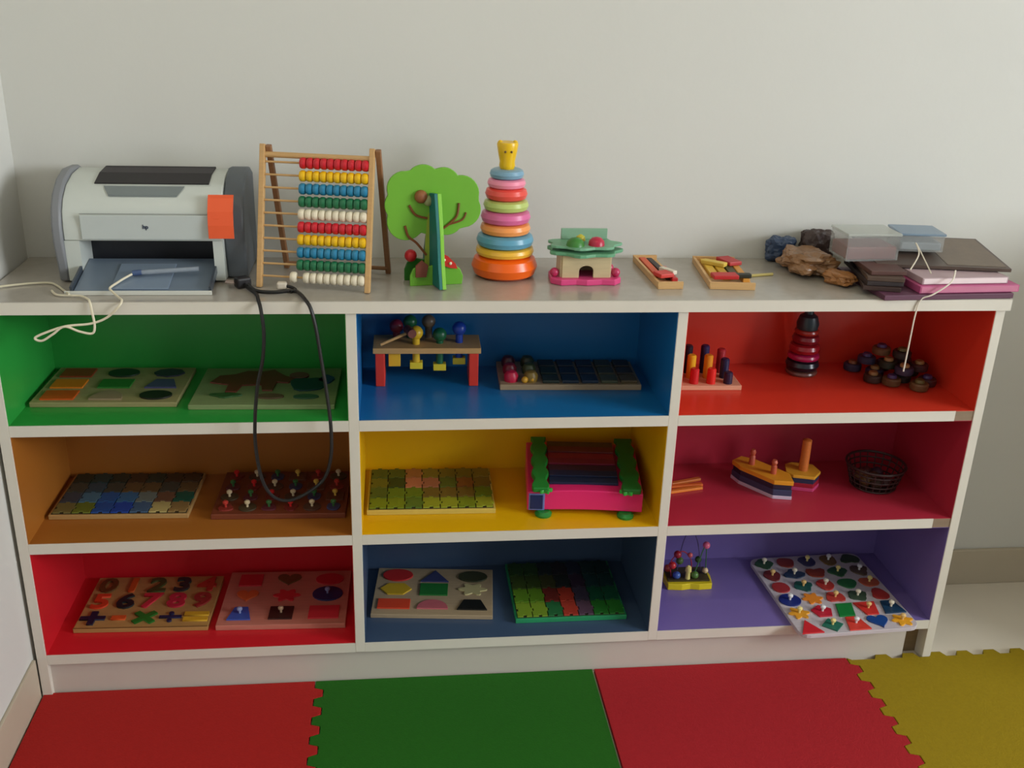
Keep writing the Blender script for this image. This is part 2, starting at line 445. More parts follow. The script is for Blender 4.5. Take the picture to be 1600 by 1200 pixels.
# yellow bay
def fy1(i, j, r):
    if j == 0: return r.choice([(120,110,36),(80,96,30),(170,110,60),(134,120,40)])
    if j == 1: return [(110,110,30),(50,70,24),(196,120,84),(176,110,80),(90,110,40),(140,84,40),(120,100,40)][i]
    if j == 2: return r.choice([(130,140,30),(104,130,30),(84,104,36),(120,100,40)])
    return r.choice([(150,160,40),(120,140,30),(110,100,40),(90,120,40)])
board('green landscape jigsaw board lying in the yellow bay', .790, .170, S2, .264, .188, .011, -.02, (216, 190, 90), zone(.256, .178, 7, 4, fy1, 3))
# navy bay
board('cream puzzle board with nine coloured geometric shapes in the navy bay', .797, .168, S1, .262, .184, .010, -.09, (176, 154, 122),
      [('oval', -.084, .060, .068, .048, (190,36,34), None), ('tri', .0, .058, .064, .046, (52,58,104), None), ('oval', .086, .058, .066, .044, (54,58,34), None),
       ('hexa', -.084, .004, .070, .050, (196,160,34), None), ('square', .0, .004, .062, .046, (28,110,44), None), ('flower', .086, .006, .066, .05, (190,180,130), None),
       ('square', -.084, -.054, .070, .036, (216,70,40), None), ('semi', .0, -.054, .068, .034, (186,96,104), None), ('trap', .086, -.054, .066, .038, (20,20,18), None)])
def fn2(i, j, r):
    if i < 2: return [(40,70,20),(60,80,20),(96,140,30),(120,150,40)][j]
    if i == 2: return [(30,40,40),(70,70,30),(120,40,30),(40,110,60)][j]
    if i == 3: return [(40,30,34),(40,44,40),(190,60,40),(180,60,44)][j]
    if i == 4: return [(34,40,60),(60,40,60),(70,60,80),(96,70,90)][j]
    return [(20,50,50),(24,60,60),(20,90,60),(40,120,40)][j]
board('green jigsaw board with a red patch in the navy bay beside the shapes board', 1.088, .158, S1, .242, .222, .011, 0, (40, 150, 96), zone(.234, .214, 7, 4, fn2, 4))
# purple bay: overhanging board
pal = [(214,40,44),(30,120,60),(28,60,130),(236,160,40),(190,34,48),(40,100,60)]
sp = [('blob11', (40,80,50)), ('blob12', (140,50,40)), ('blob13', (60,60,100)), ('blob14', (120,90,40)), ('blob15', (50,70,40)),
      ('blob21', (120,40,40)), ('blob22', (40,60,90)), ('blob23', (150,60,40)), ('blob24', (40,90,50)), ('blob25', (100,80,60)),
      ('blob16', (170,50,50)), ('blob17', (30,90,80)), ('blob18', (196,60,50)), ('blob19', (40,110,60)), ('blob20', (190,90,60)),
      ('circle', (28,44,120)), ('flower', (236,140,40)), ('blob26', (190,60,50)), ('blob27', (60,80,60)), ('blob28', (170,50,44)),
      ('flower', (230,160,44)), ('penta', (196,34,54)), ('para', (24,128,56)), ('itrap', (214,52,44)), ('trap', (22,60,90)),
      ('tri', (214,40,48)), ('diamond', (40,110,90)), ('trap', (220,64,50)), ('heart', (24,70,140)), ('flower', (240,170,36))]
pc = []
for k, (s, c) in enumerate(sp):
    i = k % 5; j = k // 5
    pc.append((s, -.108+.054*i, .126-.0505*j, .050, .047, c, [(236,226,200), None, (240,220,140), (230,230,230), None, (230,190,120)][k % 6]))
board('white puzzle board with colourful knobbed shapes jutting out over the purple bay edge', 1.694, .112, S1, .274, .308, .009, .05, (208, 198, 202), pc, round_=.022)

# ================================================================== PRINTER
def make_printer():
    p = thing('laser_printer', 'white and grey laser printer on the worktop left of the abacus', 'printer', (.275, .115, T+.0002))
    wh = M((202, 207, 200), .4, 'plastic'); gy = M((92, 98, 104), .45, 'plastic'); dk = M((30, 32, 40), .5, 'plastic'); bk = M((24, 18, 22), .5, 'plastic')
    prof = [(0,.004),(-.004,.080),(-.004,.105),(.002,.132),(.016,.152),(.046,.172),(.090,.184),(.140,.187),(.172,.176),(.176,.004)]
    def side(x0, x1, pr):
        b = B(); n = len(pr)
        b.add([(x0, a, z) for a, z in pr]+[(x1, a, z) for a, z in pr], [tuple(range(n)), tuple(range(2*n-1, n-1, -1))]+[(i, (i+1) % n, n+(i+1) % n, n+i) for i in range(n)])
        return b
    # shell with a front opening: columns left and right of it, a block above
    top = [(-.004,.080),(-.004,.105),(.002,.132),(.016,.152),(.046,.172),(.090,.184),(.140,.187),(.172,.176),(.176,.080)]
    side(-.150, .130, top).build('top_shell', wh, p, smooth=True, bevel=.002)
    side(-.150, -.124, prof[:2]+[(.176,.080),(.176,.004)]).build('front_column', wh, p)
    side(.112, .130, prof[:2]+[(.176,.080),(.176,.004)]).build('front_column', wh, p)
    B().box(-.124, .112, .07, .176, .004, .080).build('inner_chamber', dk, p)
    B().box(-.124, .112, 0, .07, .002, .008).build('chamber_floor', dk, p)
    big = [(.002,.002),(-.012,.080),(-.010,.112),(.0,.140),(.018,.162),(.05,.182),(.095,.193),(.15,.19),(.18,.176),(.182,.002)]
    side(-.168, -.1502, big).build('side_cover', M((128,130,134), .45, 'plastic'), p, smooth=True, bevel=.004)
    side(.1302, .168, [(a*1.0+(.025 if a < .1 else 0), z) for a, z in big]).build('side_cover', gy, p, smooth=True, bevel=.004)
    fp = B().box(-.118, .108, -.0075, -.0045, .083, .128).build('front_door', M((192,199,196), .4, 'plastic'), p, bevel=.002)
    B().box(-.118, .112, -.0052, -.0042, .129, .1305).build('seam_line', M((150,154,150), .6, 'plastic'), p)
    # maker's mark on the door
    me = glyph_mesh('hp', .0105, .0004); me.materials.append(M((40,56,80), .4, 'plastic'))
    l = link('logo', me, fp, 0, (-.004, -.0080, .106)); l.rotation_euler = (PI/2, 0, 0)
    # output slot on the sloping top and the grip below it
    def slab(x0, x1, d0, d1, h, y_a, z_a, y_b, z_b):
        ang = math.atan2(z_b-z_a, y_b-y_a); L = math.hypot(z_b-z_a, y_b-y_a)
        mt = Matrix.Translation((0, y_a, z_a)) @ Matrix.Rotation(ang, 4, 'X')
        return B().box(x0, x1, d0*L, d1*L, -.002, h, mt)
    B().add([(-.095,.046,.1725),(.108,.046,.1725),(.100,.130,.1872),(-.095,.130,.1872),(-.090,.060,.172),(.102,.060,.172),(.096,.125,.1862),(-.090,.125,.1862)],
            [(0,1,5,4),(1,2,6,5),(2,3,7,6),(3,0,4,7)]).build('slot_rim', M((196,200,196), .4, 'plastic'), p)
    slab(-.100, .104, 0, 1, .0022, .050, .1730, .092, .1845).build('output_slot', bk, p)
    slab(-.100, .104, 0, 1, .0022, .092, .1845, .142, .1880).build('slot_cover', M((34,24,30), .5, 'plastic'), p)
    slab(-.100, .104, 0, 1, .0030, .134, .1872, .144, .1872).build('rear_guard', bk, p, bevel=.001)
    B().add([(-.07,.020,.1565),(.05,.020,.1565),(.062,.042,.1715),(-.082,.042,.1715)], [(0,1,2,3)]).box(-.07,.05,.022,.028,.150,.159).build('grip', M((120,128,128), .5, 'plastic'), p)
    # paper tray reaching out in front
    tr = M((112, 126, 140), .25, 'translucent')
    tmx = Matrix.Translation((0, -.078, .004)) @ Matrix.Rotation(math.radians(13), 4, 'X')
    tb = B().box(-.123, .111, 0, .125, 0, .003, tmx).build('paper_tray', M((112,126,142), .25, 'plastic'), p, bevel=.001)
    for x in (-.128, .112): B().box(x, x+.004, 0, .078, -.002, .012, tmx).build('tray_side', M((62,70,80), .3, 'plastic'), tb)
    B().box(-.138, .117, -.081, -.078, .0, .008).build('tray_lip', M((214,214,204), .4, 'plastic'), tb, bevel=.001)
    B().box(-.060, .040, .006, .10, .003, .0055, tmx).build('paper_guide', M((124,140,160), .3, 'plastic'), tb, bevel=.001)
    # orange release tape on the right shoulder
    fp_ = [(-.0165,.088),(-.0165,.112),(-.011,.136),(.004,.158),(.010,.163)]
    fb = B()
    for x0, x1 in ((.108, .153),):
        n = len(fp_); v = []
        for yy, zz_ in fp_: v += [(x0, yy, zz_), (x1, yy, zz_), (x1, yy+.004, zz_-.001), (x0, yy+.004, zz_-.001)]
        f = [(0,1,2,3), tuple(4*(n-1)+k for k in (3,2,1,0))]
        for i in range(n-1):
            for k in range(4): f.append((4*i+k, 4*i+4+k, 4*i+4+(k+1) % 4, 4*i+(k+1) % 4))
        fb.add(v, f)
    fb.box(.118, .128, -.014, -.004, .110, .125)
    fb.build('orange_tag', M((236, 92, 46), .5, 'plastic'), p)
    return p
make_printer()

# ================================================================== ABACUS
def make_abacus():
    a = thing('abacus', 'wooden bead abacus with ten rows of coloured beads beside the printer', 'abacus', (.470, .086, T), -.205)
    wd = M((214, 170, 112), .5, 'wood'); dkw = M((150, 104, 66), .5, 'wood')
    Wd = .203; H = .252; ap = .066
    def post(b, x, y0, y1, z0, z1, th, tx):
        d = Vector((0, y1-y0, z1-z0)); n = Vector((0, -d.z, d.y)).normalized()*th
        v = []
        for y, z in ((y0, z0), (y1, z1)):
            for sx in (-1, 1):
                for sn in (-1, 1): v.append((x+sx*tx, y+sn*n.y, max(0.0002, z+sn*n.z)))
        return b.add(v, [(0,1,3,2),(4,6,7,5),(0,4,5,1),(2,3,7,6),(0,2,6,4),(1,5,7,3)])
    for x in (0, Wd): post(B(), x, 0, ap, 0, H, .006, .0048).build('front_post', wd, a, bevel=.001)
    for x in (-.0+.0102, Wd+.0102): post(B(), x, ap*2.1, ap, 0, H-.002, .005, .0048).build('back_leg', dkw, a, bevel=.001)
    B().rod((0, ap-.003, H-.018), (Wd, ap-.003, H-.018), .0055).build('top_rail', wd, a, smooth=True)
    B().rod((0.01, ap*2.0, .012), (Wd+.01, ap*2.0, .012), .004).build('bottom_rail', dkw, a, smooth=True)
    cs = [(206,28,44),(240,190,10),(40,130,170),(30,110,70),(238,226,200)]
    bead = B().lathe([(.005,-.0065),(.0086,-.0056),(.0104,-.0025),(.0104,.0025),(.0086,.0056),(.005,.0065)], 12, Matrix.Rotation(PI/2, 4, 'Y'))
    bm_ = {}
    for i in range(10):
        z = .222-.0223*i; y = ap*z/H - .0005
        rd = B().rod((0, 0, 0), (Wd, 0, 0), .002, 8).build('rod', wd, a, smooth=True, loc=(0, y, z))
        c = cs[i % 5]
        if c not in bm_:
            bm_[c] = bead.mesh('bead', True); bm_[c].materials.append(M(c, .35, 'plastic'))
        for k in range(10):
            x = Wd-.0115-.0128*k
            if i == 9 and k == 9: x -= .012
            link('bead', bm_[c], rd, 0, (x, 0, 0))
make_abacus()

# ================================================================== TREE TOY
def make_tree():
    tr = thing('toy_tree', 'green cut-out wooden toy tree with crossed panels between abacus and ring tower', 'toy tree', (.790, .118, T), .15)
    gr = M((112, 178, 48), .45, 'paint'); dg = M((44, 120, 34), .45, 'paint'); br = M((128, 72, 30), .5, 'wood')
    def vert(poly, y0, y1): 
        return B().prism(poly, -y1, -y0, Matrix.Rotation(PI/2, 4, 'X'))     # polygon in x,z standing upright
    lob = [(-.052,.118,.038),(-.060,.150,.034),(-.055,.182,.034),(-.018,.193,.035),(.022,.188,.034),(.058,.170,.036),(.062,.138,.036),(.030,.120,.032),(0,.150,.06)]
    out = []
    for k in range(72):                                     # radial outline of the united lobes
        a = 2*PI*k/72; dx, dz = math.cos(a), math.sin(a); best = 0
        for (cx, cz, r) in lob:
            ox, oz = cx-0, cz-.155
            bq = ox*dx+oz*dz; disc = bq*bq-(ox*ox+oz*oz-r*r)
            if disc > 0: best = max(best, bq+math.sqrt(disc))
        out.append((dx*best*.95, .155+dz*best*.95))
    vert(out, -.003, .003).build('crown', gr, tr, bevel=.0012)
    trunk = [(-.014,.0),(.030,.0),(.020,.06),(.014,.13),(.004,.15),(-.010,.13),(-.014,.06)]
    vert(trunk, -.0036, .0036).build('trunk', M((150,170,50), .5, 'paint'), tr)
    for pts, r in (([(-.012,-.0045,.055),(-.030,-.0045,.078),(-.046,-.0045,.092),(-.052,-.0045,.112)], .0024),
                   ([(-.010,-.0045,.125),(-.032,-.0045,.132),(-.044,-.0045,.150)], .0024),
                   ([(.012,-.0045,.100),(.030,-.0045,.112),(.046,-.0045,.128),(.050,-.0045,.152)], .0026),
                   ([(.030,-.0045,.112),(.056,-.0045,.120),(.064,-.0045,.134)], .002),
                   ([(.008,-.0045,.090),(.006,-.0045,.125),(-.004,-.0045,.160)], .003)):
        B().tube(smooth_path(pts, 5), r, 6).build('branch', br, tr, smooth=True)
    B().ball(.0125, (-.022, -.005, .166), 12).build('owl', M((150, 92, 54), .5, 'paint'), tr, smooth=True)
    ow = B().ball(.010, (-.008, -.005, .158), 12).build('nest', M((150, 160, 110), .5, 'paint'), tr, smooth=True)
    # the crossing fin: deep at the foot, slim at the top
    fin = [(-.062,.002),(.040,.002),(.036,.05),(.018,.10),(.012,.170),(-.030,.176),(-.046,.10),(-.052,.05)]
    def fin_at(x0, x1, ext=0):
        return B().prism(fin, x0, x1, Matrix.Rotation(.14, 4, 'Z') @ Matrix(((0,0,1,0),(1,0,0,0),(0,1,0,0),(0,0,0,1))))
    fin_at(-.0062, .0).build('cross_panel', M((14, 110, 104), .45, 'paint'), tr, bevel=.0008)
    fin_at(.0001, .0075).build('cross_panel', M((132, 200, 46), .45, 'paint'), tr, bevel=.0008)
    bush = [(-.050,.0),(-.050,.022),(-.044,.036),(-.030,.044),(-.014,.040),(0,.046),(.018,.040),(.034,.044),(.046,.034),(.052,.018),(.050,0)]
    vert(bush, .018, .024).build('bush_panel', dg, tr, bevel=.001)
    vert([(x*1.0+.004, z*.9) for x, z in bush], -.022, -.016).build('bush_panel', gr, tr, bevel=.001)
    B().ball(.012, (-.040, .006, .052), 12).build('apple', M((190, 24, 34), .35, 'plastic'), tr, smooth=True)
    cap = [(.005,.056),(.012,.064),(.026,.056),(.040,.042),(.044,.032),(.030,.034),(.014,.040)]
    vert(cap, -.0275, -.0225).build('mushroom_cap', M((206, 40, 30), .4, 'paint'), tr)
    vert([(-.036,.018),(-.016,.018),(-.012,.040),(-.024,.050),(-.036,.040)], -.0275, -.0225).build('hedgehog', M((120,60,40), .5, 'paint'), tr)
    for x, z in ((.018,.050),(.030,.043)): B().ball(.003, (x, -.028, z), 8).build('spot', M((240,226,200), .5, 'paint'), tr, smooth=True)
make_tree()

# ================================================================== RING TOWERS
def ring_tower(label, loc, rings, cap):
    o = thing('stacking_ring_tower', label, 'stacking toy', loc)
    z = .0
    for (R, h, c) in rings:
        b = B(); k = h/2
        pr = [(R*.55, 0), (R-k*.8, 0), (R-k*.25, k*.3), (R, k), (R-k*.25, h-k*.3), (R-k*.8, h), (R*.55, h)]
        b.lathe(pr, 36); b.build('ring', M(c, .28, 'plastic'), o, smooth=True, loc=(0, 0, z)); z += h
    cap(o, z)
    return o
def bear_cap(o, z):
    y = M((236, 190, 20), .3, 'plastic')
    h = B().lathe([(.013,0),(.0155,.006),(.0145,.014),(.018,.030),(.0205,.046),(.0190,.050),(.004,.051)], 24).build('head_cap', y, o, smooth=True, loc=(0, 0, z))
    for s in (-1, 1): B().ball(.0055, (s*.014, 0, .048), 10).build('ear', y, h, smooth=True)
    for s in (-1, 1): B().ball(.0022, (s*.006, -.0182, .034), 8).build('eye', M((90,60,10), .3, 'plastic'), h, smooth=True)
ring_tower('tall plastic ring tower, orange at the bottom with yellow cap, on the worktop', (.934, .168, T),
    [(.065,.043,(252,104,20)), (.057,.017,(244,186,60)), (.056,.025,(98,160,186)), (.049,.021,(248,158,86)), (.0485,.024,(222,108,158)),
     (.044,.021,(190,206,116)), (.041,.023,(236,84,72)), (.037,.017,(246,146,172)), (.033,.018,(124,164,188))], bear_cap)
def cone_cap(o, z):
    B().lathe([(.022,0),(.024,.012),(.019,.028),(.010,.034),(.0085,.042),(.003,.046)], 20).build('top_cap', M((22,48,54), .4, 'paint'), o, smooth=True, loc=(0, 0, z))
ring_tower('small dark ring tower standing at the back of the orange bay', (1.598, .222, S3+.0002),
    [(.034,.010,(110,70,60)), (.036,.024,(24,26,36)), (.034,.014,(170,30,80)), (.033,.022,(150,24,34)), (.029,.020,(120,24,34)), (.026,.012,(150,44,34))], cone_cap)

# ================================================================== TOY HOUSE
def make_house():
    h = thing('toy_house', 'small wooden toy house with pink base and green leafy roof on the worktop', 'toy house', (1.086, .135, T+.0002))
    pk = M((226, 74, 132), .4, 'paint'); cr = M((214, 194, 150), .5, 'wood'); gn = M((104, 166, 126), .45, 'paint')
    base = [(x*.138+(.006*math.sin(9*y)), y*.094) for x, y in SH['octa']]
    B().prism([(-.068,-.03),(-.05,-.046),(-.02,-.042),(.0,-.047),(.03,-.042),(.055,-.046),(.070,-.028),(.066,.02),(.05,.044),(-.05,.044),(-.066,.02)], 0, .012).build('base', pk, h, bevel=.002)
    arch = [(-.047,.0),(-.047,.044),(.047,.044),(.047,.0),(.014,.0),(.014,.014)]+[(.014*math.cos(a), .014+.010*math.sin(a)) for a in [PI*k/8 for k in range(1, 8)]]+[(-.014,.014),(-.014,.0)]
    B().prism(arch, .026, .032, Matrix.Translation((0, 0, .012)) @ Matrix.Rotation(PI/2, 4, 'X')).build('front_wall', cr, h, bevel=.0008)
    B().box(-.047, .047, .024, .030, .012, .056).build('back_wall', cr, h)
    for s in (-1, 1): B().box(s*.047-.003, s*.047+.003, -.0258, .0238, .012, .056).build('side_wall', M((224,206,166), .5, 'wood'), h)
    leaf = [(.070*math.cos(t_)*(1+.10*math.cos(7*t_)), .052*math.sin(t_)*(1+.10*math.cos(7*t_))) for t_ in [2*PI*k/42 for k in range(42)]]
    B().prism(leaf, .056, .062).build('roof_leaf', gn, h, bevel=.001)
    B().prism([(x*.98, y*.9+.004) for x, y in leaf], .068, .073).build('roof_leaf', M((120,176,140), .45, 'paint'), h, bevel=.001)
    B().box(-.01, .01, -.01, .01, .062, .068).build('roof_spacer', cr, h)
    B().box(-.042, .050, .030, .036, .073, .094).build('roof_ridge', M((140,178,150), .45, 'paint'), h, bevel=.001)
    B().lathe([(.018,.0),(.016,.008),(.009,.014),(.002,.016)], 16).build('green_dome', M((60,130,50), .4, 'paint'), h, smooth=True, loc=(-.022, -.02, .073))
    B().lathe([(.010,.0),(.008,.008),(.002,.012)], 12).build('yellow_dome', M((200,190,50), .4, 'paint'), h, smooth=True, loc=(-.008, .004, .073+.004))
    B().lathe([(.016,.0),(.015,.008),(.009,.014),(.002,.016)], 16).build('red_dome', M((190,36,66), .35, 'paint'), h, smooth=True, loc=(.020, -.016, .073))
    for x, y in ((-.060, -.020), (.060, -.022), (.054, .012)):
        B().ball(.009, (x, y, .0205), 12).build('pink_knob', M((196,50,96), .35, 'paint'), h, smooth=True)
make_house()

# ================================================================== STICK TRAYS
def tray(label, loc, rz, w_, d, items):
    o = thing('stick_tray', label, 'toy tray', (loc[0], loc[1], T+.0002), rz)
    wd = M((222, 176, 116), .5, 'wood')
    B().box(-w_/2, w_/2, -d/2, d/2, 0, .006).build('tray_base', wd, o, bevel=.001)
    B().box(-w_/2, w_/2, -d/2, -d/2+.006, .006, .014).build('tray_end', wd, o)
    B().box(-w_/2, w_/2, d/2-.006, d/2, .006, .014).build('tray_end', wd, o)
    B().box(-w_/2, -w_/2+.005, -d/2+.006, d/2-.006, .006, .013).build('tray_side', wd, o)
    for (x, y, sx, sy, z, c, a) in items:
        B().box(-sx/2, sx/2, -sy/2, sy/2, 0, .008).build('stick', M(c, .45, 'paint'), o, bevel=.0015, loc=(x, y, z), rz=a)
tray('narrow wooden tray of orange, black and red sticks on the worktop', (1.243, .168), .02, .050, .205,
     [(-.010, .02, .014, .13, .006, (222,90,40), 0), (.006, .01, .012, .14, .006, (40,30,26), .04), (.016, -.03, .012, .09, .006, (190,40,40), 0), (-.004, -.06, .03, .03, .0142, (214,60,50), .3), (.012, -.035, .012, .04, .0142, (230,220,200), .5)])
tray('wider wooden tray of yellow, red and dark sticks on the worktop', (1.376, .160), -.10, .088, .200,
     [(-.024, .02, .016, .12, .006, (226,180,60), 0), (-.004, .01, .016, .13, .006, (206,160,40), .03), (.016, .02, .016, .13, .006, (60,70,30), 0), (.033, 0, .014, .14, .006, (214,150,60), 0),
      (-.010, -.066, .05, .028, .0142, (196,40,40), .1), (.022, .050, .03, .05, .0142, (190,50,50), .4), (-.012, .03, .05, .018, .0142, (224,190,80), -.6), (.028, -.06, .03, .014, .0142, (40,40,24), .1)])
st = B().rod((0, 0, .003), (.05, .012, .003), .003, 8).build('wooden_stick', M((190, 170, 90), .5, 'wood'), smooth=True, loc=(1.432, .150, T))
tag(st, 'thin loose wooden stick beside the wider stick tray', 'stick')

# ================================================================== PILE AT THE RIGHT END OF THE WORKTOP
def crumple(name, sx, sy, sz, mat, loc, rz, seed, label, cat, amp=.35):
    bm = bmesh.new(); bmesh.ops.create_icosphere(bm, subdivisions=4, radius=1)
    for v in bm.verts:
        n = noise.noise(v.co*2.2+Vector((seed*7.1, 0, 0)))*amp + noise.noise(v.co*5+Vector((0, seed*3.7, 0)))*amp*.45
        c = v.co.copy(); q = 4
        L = (abs(c.x)**q+abs(c.y)**q+abs(c.z)**q)**(1/q)
        v.co = c/L*(1+n)
        v.co = Vector((v.co.x*sx, v.co.y*sy, max(-1, v.co.z)*sz + sz))
    me = bpy.data.meshes.new(name); bm.to_mesh(me); bm.free(); me.materials.append(mat)
    for p in me.polygons: p.use_smooth = False
    o = link(name, me, None, 0, loc, rz)
    return tag(o, label, cat)
def sheet(name, w_, d, h, rgb, loc, rot, label, cat, kind='paint', rough=.5, edge=None):
    o = thing(name, label, cat, loc); o.rotation_euler = rot
    B().box(-w_/2, w_/2, -d/2, d/2, 0, h).build('cover' if edge else 'body', M(rgb, rough, kind), o, bevel=.001)
    if edge: B().box(-w_/2+.003, w_/2-.003, -d/2-.0006, d/2-.003, .0015, h-.0015).build('pages', M(edge, .7, 'paint'), o)
    return o
sheet('folder', .268, .205, .010, (96, 54, 76), (1.768, .096, T+.0002), (0, 0, .05), 'dark purple folder at the bottom of the pile', 'folder')
sheet('pink_folder', .208, .190, .014, (190, 84, 132), (1.812, .098, T+.0106), (0, 0, .05), 'pink folder lying on the dark purple folder', 'folder', edge=(206,124,152))
sheet('paper_pad', .180, .182, .013, (186, 160, 164), (1.806, .104, T+.025), (0, 0, .05), 'pale paper pad between the pink folder and the dark booklet', 'paper', edge=(240,224,222))
bk = sheet('booklet', .262, .200, .007, (92, 76, 66), (1.806, .162, T+.0458), (.06, 0, -.16), 'large dark brown booklet on top of the paper pad', 'booklet', 'print', .4)
B().box(.01, .124, -.09, .092, .007, .0076).build('picture', M((120, 102, 84), .4, 'print'), bk)
for k, (x, y, z, rz, c, lb) in enumerate([(1.668, .094, .0106, -.28, (70, 50, 44), 'dark brown board, lowest of the four at the front left of the pile'),
                         (1.664, .100, .0196, -.14, (54, 44, 44), 'blackish board, second lowest at the front left of the pile'),
                         (1.670, .098, .0286, -.22, (92, 72, 60), 'greyish brown board, third up at the front left of the pile'),
                         (1.666, .112, .0376, -.05, (96, 62, 54), 'reddish brown board right under the clear box of the pile')]):
    sheet('dark_board', .070, .165, .0086, c, (x, y, T+z), (0, 0, rz), lb, 'board', 'print', .45)
def clear_box(label, loc, rz, w_, d, h, fill, cont, lid):
    o = thing('clear_box', label, 'box', loc, rz)
    cm = M((214, 216, 212), .2, 'clear')
    for a in ((-w_/2, w_/2, -d/2, -d/2+.0015), (-w_/2, w_/2, d/2-.0015, d/2), (-w_/2, -w_/2+.0015, -d/2+.0015, d/2-.0015), (w_/2-.0015, w_/2, -d/2+.0015, d/2-.0015)):
        B().box(*a, 0, h).build('box_wall', cm, o)
    B().box(-w_/2, w_/2, -d/2, d/2, -.0, .0015).build('box_floor', cm, o)
    B().box(-w_/2+.003, w_/2-.003, -d/2+.003, d/2-.003, .002, fill).build('contents', M(cont, .6, 'print'), o, bevel=.003)
    B().box(-w_/2-.002, w_/2+.002, -d/2-.002, d/2+.002, h, h+.005).build('lid', M(lid, .3, 'translucent'), o, bevel=.001)
clear_box('clear plastic box half full of reddish brown pieces, highest in the pile', (1.656, .140, T+.0466), 0.02, .108, .080, .050, .028, (130, 58, 52), (200, 204, 196))
clear_box('clear plastic box with a bluish lid, right of the reddish brown one', (1.776, .166, T+.0590), -.12, .088, .076, .032, .018, (150, 158, 162), (120, 150, 176))
crumple('plastic_bag', .044, .052, .022, M((158, 116, 78), .3, 'print'), (1.560, .186, T+.001), .3, 1, 'crumpled brown bag of wooden pieces at the left of the pile', 'bag')
crumple('cloth_bag', .034, .020, .034, M((70, 54, 50), .5, 'print'), (1.612, .266, T+.001), .1, 5, 'dark crumpled bag by the wall behind the clear box', 'bag', .25)
crumple('blue_packet', .030, .018, .026, M((58, 78, 110), .35, 'print'), (1.535, .272, T+.001), -.1, 3, 'blue crumpled packet by the wall behind the brown bag', 'packet', .25)
crumple('tan_packet', .022, .030, .012, M((180, 122, 70), .35, 'print'), (1.598, .100, T+.001), .5, 8, 'small tan packet in front of the brown bag', 'packet', .25)
s1 = B().tube(smooth_path([(1.790,.020,T+.050),(1.770,-.006,T+.034),(1.735,-.012,T+.012),(1.715,-.0085,T+.001),(1.708,-.010,T-.03),(1.7065,-.010,T-.09),(1.705,-.010,T-.145)], 8), .0016, 6).build('white_string', M((232,222,206), .7, 'paint'), smooth=True)
tag(s1, 'white string hanging from the pile over the worktop edge', 'string')
s2 = B().tube(smooth_path([(1.700,.024,T+.050),(1.726,.050,T+.074),(1.738,.090,T+.086),(1.742,.050,T+.060),(1.738,.014,T+.046)], 8), .0013, 6).build('white_string', M((226,216,196), .7, 'paint'), smooth=True)
tag(s2, 'short loop of white string lying on the pile', 'string')

# ================================================================== CABLES
pc_pts = [(.445,.075,T+.006),(.470,.030,T+.004),(.478,-.004,T+.003),(.484,-.022,T-.012),(.487,-.026,.79),(.482,-.026,.74),(.470,-.024,.69),(.462,-.024,.63),(.459,-.024,.57),(.466,-.026,.505),(.483,-.028,.467),(.512,-.028,.455),(.549,-.028,.470),(.582,-.027,.500),(.596,-.026,.545),(.598,-.024,.60),(.593,-.024,.67),(.584,-.024,.75),(.578,-.024,.80),(.570,-.020,T-.008),(.560,-.006,T+.004),(.548,.030,T+.004),(.535,.048,T+.004),(.500,.040,T+.004),(.468,.050,T+.004),(.452,.070,T+.010)]
pc_ = thing('power_cable', 'black power cable hanging in a long loop in front of the left bays', 'cable', (.46, .05, T))
def rel(o, pts): return [tuple(Vector(p)-o.location) for p in pts]
B().tube(smooth_path(rel(pc_, pc_pts), 10), .0034, 8).build('cord', M((22, 20, 20), .45, 'plastic'), pc_, smooth=True)
B().box(-.014, .014, -.011, .011, 0, .020).build('plug', M((26, 22, 24), .4, 'plastic'), pc_, bevel=.004, loc=(-.020, .034, .0002), rz=.5)
for s in (-1, 1): B().rod((0, 0, 0), (-.016, .006, 0), .0022).build('pin', M((170, 150, 140), .3, 'plastic'), pc_, smooth=True, loc=(-.034, .030+s*.005, .011))
ad = thing('white_plug', 'small white plug on black lead in front of the abacus feet', 'plug', (.512, .075, T))
B().box(-.009, .009, -.007, .007, 0, .013).build('plug_body', M((220, 208, 190), .4, 'plastic'), ad, bevel=.003, loc=(0, 0, .0002))
B().tube(smooth_path([(.008,-.002,.006),(.020,-.010,.005),(.026,-.020,.004),(.018,-.032,.0035)], 6), .003, 8).build('lead', M((22,20,20), .45, 'plastic'), ad, smooth=True)
u = thing('usb_cable', 'white cable with clear plug lying on the printer tray and dangling over the edge', 'cable', (.23, .05, T))
up = [(.248,.082,T+.0275),(.236,.070,T+.023),(.224,.054,T+.0175),(.216,.036,T+.0135),(.222,.026,T+.010),(.236,.010,T+.004),(.245,-.006,T+.003),(.240,-.016,T-.006),(.218,-.014,.816),(.190,-.016,.806),(.150,-.020,.803),(.115,-.022,.792),(.097,-.024,.783),(.108,-.024,.778),(.128,-.024,.790),(.148,-.022,.803),(.172,-.020,.793),(.192,-.018,.789),(.197,-.016,.802),(.195,-.014,.826),(.192,-.010,T+.002),(.184,.006,T+.003),(.168,.022,T+.003),(.152,.025,T+.003),(.126,.030,T+.003),(.110,.055,T+.003)]
B().tube(smooth_path(rel(u, up), 8), .0021, 8).build('cord', M((226, 216, 190), .5, 'plastic'), u, smooth=True)
a = Vector((.250,.083,T+.0280)); c = Vector((.362,.090,T+.0340))
pen = B().rod(a-u.location, c-u.location, .0045, 10).build('clear_plug', M((168, 178, 190), .2, 'translucent'), u, smooth=True)
B().rod(a-u.location-Vector((.004,0,.0005)), a-u.location+Vector((.012,.001,.001)), .0052, 10).build('collar', M((70, 90, 130), .4, 'plastic'), u, smooth=True)
